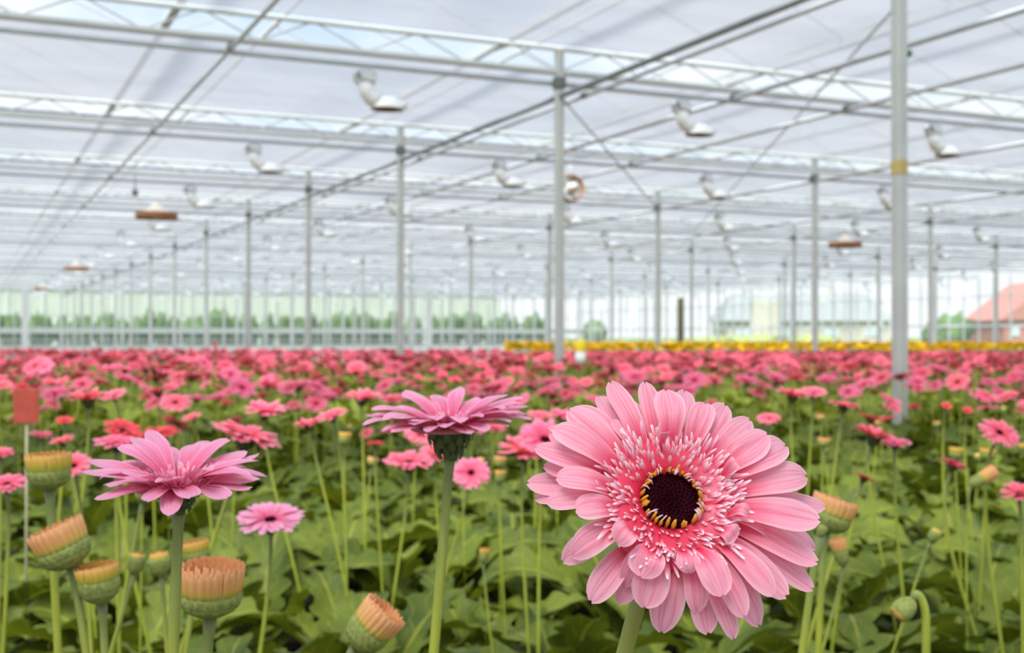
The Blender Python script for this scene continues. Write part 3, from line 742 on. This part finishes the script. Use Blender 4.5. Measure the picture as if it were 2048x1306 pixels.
for i in range(-60,140):
    for j in range(-40,140):
        x=i*.335+rl.uniform(-.08,.08); y=j*.335+rl.uniform(-.08,.08)
        q=RM.transposed()@(Vector((x,y,.2))-CL); dd=-q.z
        if dd<.25 or dd>25: continue
        px=1024+F*q.x/dd
        mar=300 if dd>2 else 700
        if px<-mar or px>2048+mar: continue
        cells.append((dd,x,y,px))
cells.sort()
k=0
for (dd,x,y,px) in cells[:290]:
    o=link('leafy_plant',rl.choice(ros)); s=rl.uniform(.85,1.12)
    if dd<1.2: s*=.8
    o.location=(x,y,0); o.rotation_euler=(0,0,rl.uniform(0,6.28)); o.scale=(s,s,s)
    if dd<3: tag(o,'leafy green gerbera plant with lobed leaves low in the foreground bed','plant','leafy plants in the foreground bed')
    else: tag(o,'leafy green gerbera plant under the blurred pink blooms','plant','leafy plants under the blurred rows')
nn_=cells[290:]
tl=[rosette(rl,10,5,2) for _ in range(4)]
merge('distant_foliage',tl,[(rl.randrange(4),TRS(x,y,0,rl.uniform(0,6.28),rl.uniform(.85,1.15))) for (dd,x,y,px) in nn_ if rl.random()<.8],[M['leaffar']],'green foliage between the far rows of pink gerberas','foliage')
# extra bare flower stalks rising between leaves in the near rows
# ================================================================== MARKERS
def marker(name,label,cat,px,py,d,parts,stakepy):
    c=P(px,py,d); root=empty(name,(c.x,c.y,0),label,cat)
    root.rotation_euler=(0,0,-TH)
    mb=MB(); mb.tube([(0,.004,0),(0,.004,c.z)],.003,6); link('stake',mb.mesh('stake',M['sticks']),root)
    for (nm,zoff,wd,ht,mt,shape) in parts:
        b=MB()
        if shape=='plate': b.box((0,0,c.z+zoff),(wd,.003,ht),bev=.001)
        elif shape=='bag': b.lathe([(wd*.2,c.z+zoff-ht*.5),(wd*.42,c.z+zoff-ht*.45),(wd*.5,c.z+zoff-ht*.2),(wd*.5,c.z+zoff+ht*.3),(wd*.3,c.z+zoff+ht*.5)],12)
        else: b.lathe([(wd*.5,c.z+zoff-ht/2),(wd*.48,c.z+zoff),(wd*.2,c.z+zoff+ht*.4),(.002,c.z+zoff+ht/2)],10)
        link(nm,b.mesh(nm,mt,smooth=(shape!='plate')),root)
marker('plant_marker','rust-red square plate on a stake at the left edge, out of focus','marker',52,812,2.6,[('plate',0,.055,.075,M['redplate'],'plate')],900)
marker('trap_marker','yellow and white marker sticking up beside the central steel post','marker',1161,702,11.0,[('white_holder',-.055,.10,.12,M['white'],'bag'),('yellow_tip',.055,.095,.12,M['yelplate'],'cone')],740)
# small lone blooms above the crop
gerbera('single orange bloom standing above the far pink rows at left',228,708,8.5,.055,tilt(1,.9,0),'redA')
gerbera('single red bloom rising above the far pink rows, left of centre',430,690,9.5,.05,tilt(1,.9,0),'redA')
# ================================================================== GROUND
def plane(name,pts,mat,kind='structure'):
    mb=MB(); mb.add([Vector(p) for p in pts],[(0,1,2,3)]); o=link(name,mb.mesh(name,mat,False)); o['kind']=kind; return o
mb=MB(); mb.box((13,26,-.05),(66,108,.1)); o=link('floor',mb.mesh('floor',M['concrete'],False)); o['kind']='structure'
mb=MB()
v=[P(-600,653,.1),P(2700,653,.1)]
bedpts=[(-3.5,-1.5),(6,-3.0),(38,20),(34,38),(5,27),(-3.5,25)]
mb.add([Vector((x,y,.012)) for x,y in bedpts]+[Vector((x,y,-.02)) for x,y in bedpts],[(0,1,2,3,4,5)]+[(i,6+i,6+(i+1)%6,(i+1)%6) for i in range(6)])
tag(link('soil_bed',mb.mesh('soil_bed',M['soil'],False)),'dark soil bed under the gerbera plants','soil',kind='stuff')
mb=MB(); mb.box((0,100,-.2),(900,900,.2)); o=link('ground',mb.mesh('ground',M['grass'],False)); o['kind']='structure'
# ================================================================== GREENHOUSE FRAME
ZU,ZL,ZP=CAMZ+3.0,CAMZ+2.76,CAMZ+2.65
NT=15; VB=V0+NT*S      # back wall
UL,UR=-16.35,UA+5*SP   # left end, right wall
VB=80.5
vts=[V0+i*S for i in range(-1,15)]; vback=[V0+i*S for i in (-4,-3,-2)]  # vback: unseen screen bays added behind the camera to cut sun on the foreground
# posts
pm=MB(); pm.box((0,0,ZU/2),(.085,.085,ZU),bev=.012); pm_b=MB(); pm_b.box((0,0,ZL-.12),(.11,.12,.12),bev=.01); pm_f=MB(); pm_f.box((0,0,.06),(.18,.18,.12),bev=.02)
pme=pm.mesh('steel_post',M['post'],False); pmb=pm_b.mesh('bracket',M['dark'],False); pmf=pm_f.mesh('post_foot',M['concrete'],False)
plabels={(0,1):'tall steel post on the right, nearest and thickest, with a yellow tape band',(0,2):'steel post in the middle of the view, second nearest, beside the round fan',
 (0,3):'steel post left of the middle, third in its line from the right',(1,3):'steel post between the middle one and the nearest thick one',
 (0,4):'steel post left of centre, fourth in its line from the nearest',(0,5):'steel post in the left half, fifth in its line from the nearest'}
for li in range(0,5):
    for i,v in enumerate(vts):
        u=UA+li*SP
        px,py,d=proj((u,v,1))
        if not(d>1 and -150<px<2250): continue
        root=empty('steel_post',(u,v,0)); tag(root,plabels.get((li,i),'slim grey steel post among the many standing far back'),'post',None if (li,i) in plabels else 'distant steel posts')
        link('shaft',pme,root); link('bracket',pmb,root)
        if (li,i)==(0,1):
            t=MB(); t.box((0,0,CAMZ+(672-335)/F*d),(.089,.089,.12),bev=.012); link('tape_band',t.mesh('tape_band',M['tape'],False),root)
            t=MB(); t.box((.06,0,CAMZ+(672-105)/F*d),(.06,.05,.04)); link('green_clip',t.mesh('green_clip',M['green'],False),root)
# trusses
def truss_mesh():
    ln=UR-UL; top=MB(); bot=MB(); web=MB()
    top.box(((UL+UR)/2,0,ZU),(ln,.05,.045),bev=.008); bot.box(((UL+UR)/2,0,ZL),(ln,.05,.05),bev=.008)
    u=UL; k=0; st=SP/14
    while u<UR-.1:
        a=Vector((u,0,ZL if k%2==0 else ZU)); b=Vector((u+st,0,ZU if k%2==0 else ZL)); web.tube([a,b],.0085,6); u+=st; k+=1
    pipe=MB(); pipe.tube([(UL,.09,ZP),(UR,.09,ZP)],.026,10)
    return top.mesh('top_chord',M['chord'],False),bot.mesh('bottom_chord',M['chord'],False),web.mesh('web',M['chord']),pipe.mesh('truss_pipe',M['rail'])
tmh=truss_mesh()
ords=['nearest','second','third','fourth','fifth']
for i,v in enumerate(vts[1:]):
    lab={1:'lattice roof truss crossing the top of the view, nearest of those seen whole',2:'lattice roof truss second from the top, with a bright strip of sky above it',3:'lattice roof truss third from the top of the view',4:'lattice roof truss fourth from the top of the view'}.get(i,'far thin lattice roof truss in the hazy depth of the greenhouse')
    root=empty('roof_truss',(0,v,0),lab,'truss',None if i in(1,2,3,4) else 'far roof trusses')
    for nm,me in zip(('top_chord','bottom_chord','web','pipe'),tmh): link(nm,me,root)
# rails along the rows
def rail(name,label,u,z,r,mat,v0=-4,v1=80,group=None,off=None):
    mb=MB(); pts=[Vector((0,v,0)) for v in np.linspace(0,v1-v0,60)]
    mb.tube(pts,r,8); root=link(name,mb.mesh(name,mat),None,(u,v0,z)); tag(root,label,'pipe',group); return root
rail('support_rail','dark steel rail running from upper right down past the middle post',UA,CAMZ+2.50,.030,M['darkrail'])
rail('support_rail','thin pipe running just beside the dark rail past the middle post',UA+.30,CAMZ+2.53,.022,M['cord'])
rail('support_rail','steel cable pipe slanting down from the top at left of centre',2.25,CAMZ+2.66,.020,M['rail'])
rail('support_rail','pipe crossing the nearest thick post just under the top of the view',7.85,CAMZ+2.66,.030,M['rail'])
rail('support_rail','pipe crossing the nearest thick post lower, second line at its right',9.45,CAMZ+2.66,.026,M['cord'])
rail('support_rail','pipe crossing the nearest thick post lowest, third line at its right',UA+SP,CAMZ+2.60,.030,M['cord'])
for u in (UA+1.6*SP,UA+2*SP,UA+3*SP,UA+4*SP): rail('support_rail','faint distant roof pipe at far right running into the depth',u,CAMZ+2.62,.028,M['cord'],v0=10,group='faint distant roof pipes')
# clamps where the rails meet the trusses
def clamp(u,v,z): 
    b=MB(); b.box((0,0,0),(.06,.11,.06),bev=.01); o=link('pipe_clamp',b.mesh('pipe_clamp',M['dark'],False),None,(u,v,z)); return o
for u,z in ((2.25,ZL-.08),(UA+.30,ZL-.22),(7.85,ZL-.08),(9.45,ZL-.08)):
    for v in vts[2:9]: tag(clamp(u,v,z),'small dark clamp where a roof pipe meets a truss','clamp','clamps under the trusses')
for (p0,p1,lab) in (((5.2,4.4,CAMZ+2.72),(22,35,CAMZ+2.72),'thin bracing cable slanting from top right down behind the middle rows'),((UA,V0+5,CAMZ+2.52),(UA+SP,V0+15,CAMZ+2.6),'thin bracing cable from the middle post toward the next post right')):
    mb=MB(); mb.tube([Vector((0,0,0)),(Vector(p1)-Vector(p0))],.013,6); tag(link('bracing_cable',mb.mesh('bracing_cable',M['cord']),None,p0),lab,'cable')
# shade screens between the trusses, plus unseen ones added over and behind the camera
GAP=1.2
for i,v in enumerate(vts+vback):
    v0=v+GAP+(.75 if v<0 and v>-5 else 0); v1=min(v+S-.04,VB-.1)  # wider opening over the camera lets more sun onto the nearest bloom
    mb=MB(); nu,nv=40,6
    def fn(a,b):
        x=UL+(UR-.15-UL)*a; y=b*(v1-v0); sag=-.035*abs(sin(a*pi*16))*0-.03*sin(pi*b); return (x,y,sag)
    mb.grid(fn,nu,nv)
    # packed folds at the open edge
    mb.tube([(UL,0,0),(UR-.15,0,0)],.02,6)
    o=link('shade_screen',mb.mesh('shade_screen',M['screen']),None,(0,v0,ZU+.03))
    lab={0:'pale shade screen across the very top of the view, in front of the nearest truss',1:'pale shade screen between the top truss and the second',2:'pale shade screen between the second and third trusses',3:'pale shade screen between the third and fourth trusses'}.get(i,'far pale shade screen low under the roof in the hazy depth')
    if i==0: lab='pale shade screen overhead at the top edge of the view'
    if i==1: lab='pale blue-grey shade screen filling the top right, before the whole truss'
    if i==2: lab='pale shade screen between the top truss and the second'
    if i==3: lab='pale shade screen between the second and third trusses'
    tag(o,lab,'screen',None if i<4 else 'far shade screens')  # added screens behind the camera share the far screens' label and group
# glass roof (ridges run along the rows)
ZE=ZU+.45; rg=MB(); rb=MB()
nr=int(round((UR-UL)/(SP/2)))
for k in range(nr):
    u0=UL+k*SP/2; um=u0+SP/4; u1=u0+SP/2
    for a,b in (((u0,ZE),(um,ZE+.75)),((um,ZE+.75),(u1,ZE))):
        rg.add([(a[0],-14,a[1]),(b[0],-14,b[1]),(b[0],VB,b[1]),(a[0],VB,a[1])],[(0,1,2,3)])
    rb.box((u0,33,ZE-.06),(.09,VB+14,.07)); rb.box((um,33,ZE+.76),(.05,VB+14,.05))
    v=-14
    while v<50:
        rb.tube([(u0,v,ZE),(um,v,ZE+.75)],.015,4,cap=False); rb.tube([(um,v,ZE+.75),(u1,v,ZE)],.015,4,cap=False); v+=1.67
c_=link('ceiling',rg.mesh('ceiling',M['glass'],False)); c_['kind']='structure'
link('glazing_bars',rb.mesh('glazing_bars',M['frame'],False),c_)
# ================================================================== LAMPS
def lamp_proto():
    root=empty('grow_lamp',(0,0,0),'x','lamp')
    zt=CAMZ+2.60   # top of ballast
    b=MB(); b.box((0,0,zt-.06),(.22,.15,.15),bev=.04); link('ballast',b.mesh('ballast',M['white'],True),root)
    b=MB(); b.tube([(-.05,0,zt+.02),(-.05,.05,zt+.06),(-.05,.09,zt+.09)],.012,6); b.box((0,.0,zt+.02),(.13,.03,.02)); link('hook',b.mesh('hook',M['rail'],False),root)
    b=MB(); b.tube([(.0,0,zt-.12),(.01,0,zt-.19),(.06,0,zt-.25),(.13,0,zt-.285)],[.08,.075,.078,.075],12); link('neck',b.mesh('neck',M['white']),root)
    b=MB()
    cx,cz=.23,zt-.345
    prof=[(.165,0),(.16,.02),(.13,.075),(.085,.115),(.03,.13),(.001,.13)]
    vs0=len(b.v); b.lathe(prof,20); b.v=[(cx+v[0],v[1]*.8,cz+v[2]) for v in b.v]; link('reflector',b.mesh('reflector',M['white']),root)
    b=MB(); b.lathe([(.150,.004),(.11,.03),(.05,.05),(.001,.055)],20); b.lathe([(.166,-.006),(.168,.006),(.150,.004)],20); b.v=[(cx+v[0],v[1]*.8,cz+v[2]-.004) for v in b.v]; o=link('lamp_opening',b.mesh('lamp_opening',M['reflector']),root); o['label']='dark brownish underside'
    b=MB(); b.tube([(cx+.13,0,cz+.055),(cx+.2,0,cz+.045)],[.045,.035],10); link('end_cap',b.mesh('end_cap',M['white']),root)
    return root
lp=lamp_proto(); first=True
ll={(2,1):'white hanging grow lamp under the top truss, left of the middle post, the largest',(2,2):'white hanging grow lamp under the top truss between the middle and right posts',(2,3):'white hanging grow lamp under the top truss right of the thickest post',
    (3,1):'white hanging grow lamp under the second truss at far left',(3,2):'white hanging grow lamp under the second truss just left of the middle post',(3,3):'white hanging grow lamp under the second truss between the middle and thick posts',(3,4):'white hanging grow lamp under the second truss half hidden by the thickest post',
    (4,1):'white hanging grow lamp under the third truss, leftmost of its row'}
for i,v in enumerate(vts):
    for j in range(-1,12):
        u=-.05+3.6675*j; px,py,d=proj((u,v,3.2))
        if u>UR-1 or not(d>3 and -60<px<2110 and py>-40): continue
        if first: o=lp; first=False
        else: o=copytree(lp)
        o.location=(u-.02,v+.16,0)
        if (i,j) in ll: tag(o,ll[(i,j)],'lamp'); 
        else: tag(o,'small white grow lamp hanging far back under the roof trusses','lamp','far grow lamps')
for o in list(C.objects):
    if o.name.startswith('grow_lamp') and o.get('group') is None and o.get('label') not in ll.values(): o['group']='far grow lamps'
# ================================================================== FANS
def fan(label,loc,tiltm,d=.5,flat=False,group=None):
    root=empty('circulation_fan',loc,label,'fan',group); root.rotation_euler=tiltm
    b=MB(); b.lathe([(d*.5,-.06),(d*.53,-.06),(d*.55,.0),(d*.53,.07),(d*.5,.07),(d*.46,.0),(d*.5,-.06)],28); link('fan_ring',b.mesh('fan_ring',M['rust']),root)
    b=MB(); b.lathe([(.001,-.07),(.07,-.06),(.08,.05),(.05,.16),(.001,.17)],16); link('motor',b.mesh('motor',M['cream']),root)
    for k in range(4):
        a=k*pi/2; bl=MB()
        def fn(t,s):
            q=2*s-1; r=.06+(d*.44-.06)*t; y=q*(.04+.05*t); z=q*.03
            return (r*cos(a)-y*sin(a),r*sin(a)+y*cos(a),z)
        bl.grid(fn,4,2); link('blade',bl.mesh('blade',M['cord']),root)
    b=MB()
    for k in range(3):
        a=k*2*pi/3+.3; b.tube([(0,0,-.065),(d*.5*cos(a),d*.5*sin(a),-.065)],.006,5)
    link('guard',b.mesh('guard',M['cord']),root)
    b=MB(); up=Euler(tiltm).to_matrix().transposed()@Vector((0,0,1)); h=CAMZ+2.78-loc[2]
    b.tube([up*.10,up*h],.009,6); link('hanger',b.mesh('hanger',M['cord']),root)
    if flat:
        b=MB(); b.lathe([(d*.34,.08),(d*.2,.16),(.09,.24),(.04,.3)],20); link('cowl',b.mesh('cowl',M['cream']),root)
    return root
p=P(1141,377,19.0); fan('round brown-rimmed fan facing the view beside the middle post',tuple(p),(pi/2-.1,0,-TH+.35),.40)
for px,py,d,lab in ((313,432,24.5,'flat brown ceiling fan hanging on the left under the trusses'),(152,538,42,'small flat brown ceiling fan far back at the left'),(1690,490,31,'flat brown ceiling fan on the right, left of the thickest post'),(86,578,60,'tiny flat brown ceiling fan farthest back at the left edge')):
    p=P(px,py,d); fan(lab,tuple(p),(0,0,0),.78,True)
p=P(270,385,22); b=MB(); b.lathe([(.001,-.07),(.05,-.06),(.06,.0),(.05,.05),(.015,.07),(.012,.3)],12); tag(link('sensor',b.mesh('sensor',M['dark']),None,tuple(p)),'small dark sensor hanging above the flat brown fan at left','sensor')
# ================================================================== WALLS
def wall(name, horiz, u0, u1, v0, v1):
    root=MB(); a=Vector((u0,v0,0)); b=Vector((u1,v1,0)); ln=(b-a).length; dr=(b-a)/ln; ang=math.atan2(dr.y,dr.x)
    root.box((ln/2,0,.10),(ln,.16,.2)); root.box((ln/2,0,ZE-.05),(ln,.12,.14))
    o=link(name,root.mesh(name,M['frame'],False),None,a); o.rotation_euler=(0,0,ang); o['kind']='structure'
    g=MB(); g.add([(0,.03,.2),(ln,.03,.2),(ln,.03,ZE),(0,.03,ZE)],[(0,1,2,3)]); link('glass_panes',g.mesh('glass_panes',M['wglass'],False),o)
    m=MB(); x=0;k=0
    while x<=ln: m.box((x,0,ZE/2),(.05 if k%4 else .14,.07,ZE)); x+=SP/8; k+=1
    link('mullions',m.mesh('mullions',M['frame'],False),o)
    h=MB()
    for z,t in horiz: h.box((ln/2,-.05,z),(ln,.06,t))
    link('rails',h.mesh('rails',M['frame'],False),o)
    return o
wall('wall_back',[(1.12,.36),(.62,.05),(.47,.05),(.32,.05),(2.1,.05)],UR,UL,VB,VB)
wall('wall_right',[(1.25,.10),(2.6,.06)],UR,UR,VB,-14)
# dark post in front of the right wall
p=P(1361,653,73); b=MB(); b.box((0,0,1.55),(.28,.28,3.1),bev=.02); tag(link('brown_post',b.mesh('brown_post',M['brown'],False),None,(p.x,p.y,0)),'dark brown post standing near the far corner, right of the middle post','post')
for px in (50,858):
    p=P(px,653,70); b=MB(); b.box((0,0,ZL/2),(.36,.2,ZL),bev=.02); tag(link('white_column',b.mesh('white_column',M['frame'],False),None,(p.x,p.y,0)),'wide whitish column before the back wall '+('near the left edge' if px<100 else 'right of the third steel post'),'post')
# ================================================================== OUTSIDE
def blob(rnd,rx,rz,seed,nu=14,nv=10):
    mb=MB()
    def fn(a,b):
        th=2*pi*a; ph=pi*b; v=Vector((cos(th)*sin(ph),sin(th)*sin(ph),-cos(ph)))
        k=1+.4*noise.noise(v*2.2+Vector((seed,0,0)))+.45*noise.noise(v*5+Vector((0,seed,0)))
        return (v.x*rx*k,v.y*rx*k,rz+v.z*rz*k)
    mb.grid(fn,nu,nv); return mb
ro=random.Random(9)
root=empty('neighbouring_greenhouse',(18,VB+16,0),'pale neighbouring greenhouse seen hazily behind the back wall and shrubs','building')
M['palegreen']=simple('pale_green_cladding',(.52,.55,.49),.7,0,.06,.5)
b=MB(); b.box((0,9,2.2),(50,18,4.4)); link('walls',b.mesh('walls',M['palegreen'],False),root)
b=MB()
for k in range(10):
    x0=-25+5*k; b.add([(x0,0,4.4),(x0+5,0,4.4),(x0+2.5,0,5.6),(x0,18,4.4),(x0+5,18,4.4),(x0+2.5,18,5.6)],[(0,1,2),(3,5,4),(0,2,5,3),(1,4,5,2)])
link('roof',b.mesh('roof',M['palegreen'],False),root)
b=MB()
for k in range(21): b.box((-25+2.5*k,-.04,2.2),(.14,.12,4.4))
b.box((0,-.04,4.35),(50,.14,.14)); link('frame',b.mesh('frame',M['frame'],False),root)
for k in range(56):
    u=-3+k*.8+ro.uniform(-.25,.25); h=ro.uniform(.95,1.25); b=blob(ro,.5,h,k*3.1,16,14)
    tag(link('garden_shrub',b.mesh('garden_shrub',M['treeleaf']),None,(u,VB+3.0+ro.uniform(-.5,.5),0)),'green shrub in the row seen through the back glass wall','shrub','shrubs behind the back wall')
def box_house(name,label,px0,px1,py_top,d,depth,wallm,roofm,hip=.25,eave_py=645,frontgable=False):
    a=P(px0,653,d); b=P(px1,653,d); w_=(b-a).length; c=(a+b)/2; ang=math.atan2((b-a).y,(b-a).x)
    H_=CAMZ+(672-py_top)/F*d; E_=CAMZ+(672-eave_py)/F*d
    root=empty(name,(c.x,c.y,0),label,'house',rz=ang)
    m=MB(); m.box((0,depth/2,E_/2),(w_*.97,depth,E_)); link('walls',m.mesh('walls',wallm,False),root)
    m=MB(); x=w_/2+.3; y0,y1=-.4,depth+.4; hx=x*(1-hip)
    if frontgable: vs=[(-x,y0,E_),(x,y0,E_),(x,y1,E_),(-x,y1,E_),(0,y0,H_),(0,y1,H_)]; fs=[(0,3,5,4),(1,4,5,2),(0,4,1),(3,2,5),(0,1,2,3)]
    else: vs=[(-x,y0,E_),(x,y0,E_),(x,y1,E_),(-x,y1,E_),(-hx,depth/2,H_),(hx,depth/2,H_)]; fs=[(0,1,5,4),(1,2,5),(2,3,4,5),(3,0,4),(0,3,2,1)]
    m.add([Vector(v) for v in vs],fs); link('roof',m.mesh('roof',roofm,False),root)
    n=4
    for i in range(n):
        xx=-w_*.38+w_*.76*i/(n-1); m=MB(); m.box((xx,-.03,E_*.55),(w_*.1,.08,E_*.4)); wd=link('window',m.mesh('window',M['frame'],False),root)
        m=MB(); m.box((xx,-.08,E_*.55),(w_*.085,.04,E_*.34)); link('pane',m.mesh('pane',M['pane'],False),wd)
    m=MB(); m.box((hx*.5 if not frontgable else x*.4,depth/2,H_+.1),(.5,.5,.9)); link('chimney',m.mesh('chimney',wallm,False),root)
box_house('house','house with wide grey hipped roof beyond the right glass wall',1450,1785,584,105,8,M['brick'],M['roof'],.2,642)
box_house('house','red-brown house cut by the right edge beyond the glass wall',2005,2200,560,100,8,M['redbrick'],M['redbrick'],.2,640,True)
m_=MB(); a=P(1500,653,100); b=P(1562,653,100); m_.box((0,0,1.9),((b-a).length,.5,3.8)); 
tag(link('gable_front',m_.mesh('gable_front',M['brick'],False),None,((a+b)/2).to_tuple()[:2]+(0,)),'pale beige gable wall at the left of the grey-roofed house','house').rotation_euler=(0,0,-TH)
for px,wpx,top,d,mt,lab in ((1905,40,632,80,M['treeleaf'],'green bush right of the thickest post beyond the glass wall'),(1870,26,648,80,M['treeleaf'],'smaller green bush just right of the thickest post, outside'),(1440,60,672,84,M['hedge'],'low yellow-green hedge left part beyond the right wall'),(1530,60,670,84,M['hedge'],'low yellow-green hedge middle part beyond the right wall'),(1620,60,672,84,M['hedge'],'low yellow-green hedge right part beyond the right wall'),(1190,26,640,100,M['treeleaf'],'dim shrub just right of the yellow and white marker, outside')):
    p=P(px,653,d); h=CAMZ+(672-top)/F*d; b=blob(ro,wpx*d/F,h/2,px,16,10); tag(link('garden_shrub',b.mesh('garden_shrub',mt),None,(p.x,p.y,0)),lab,'shrub')
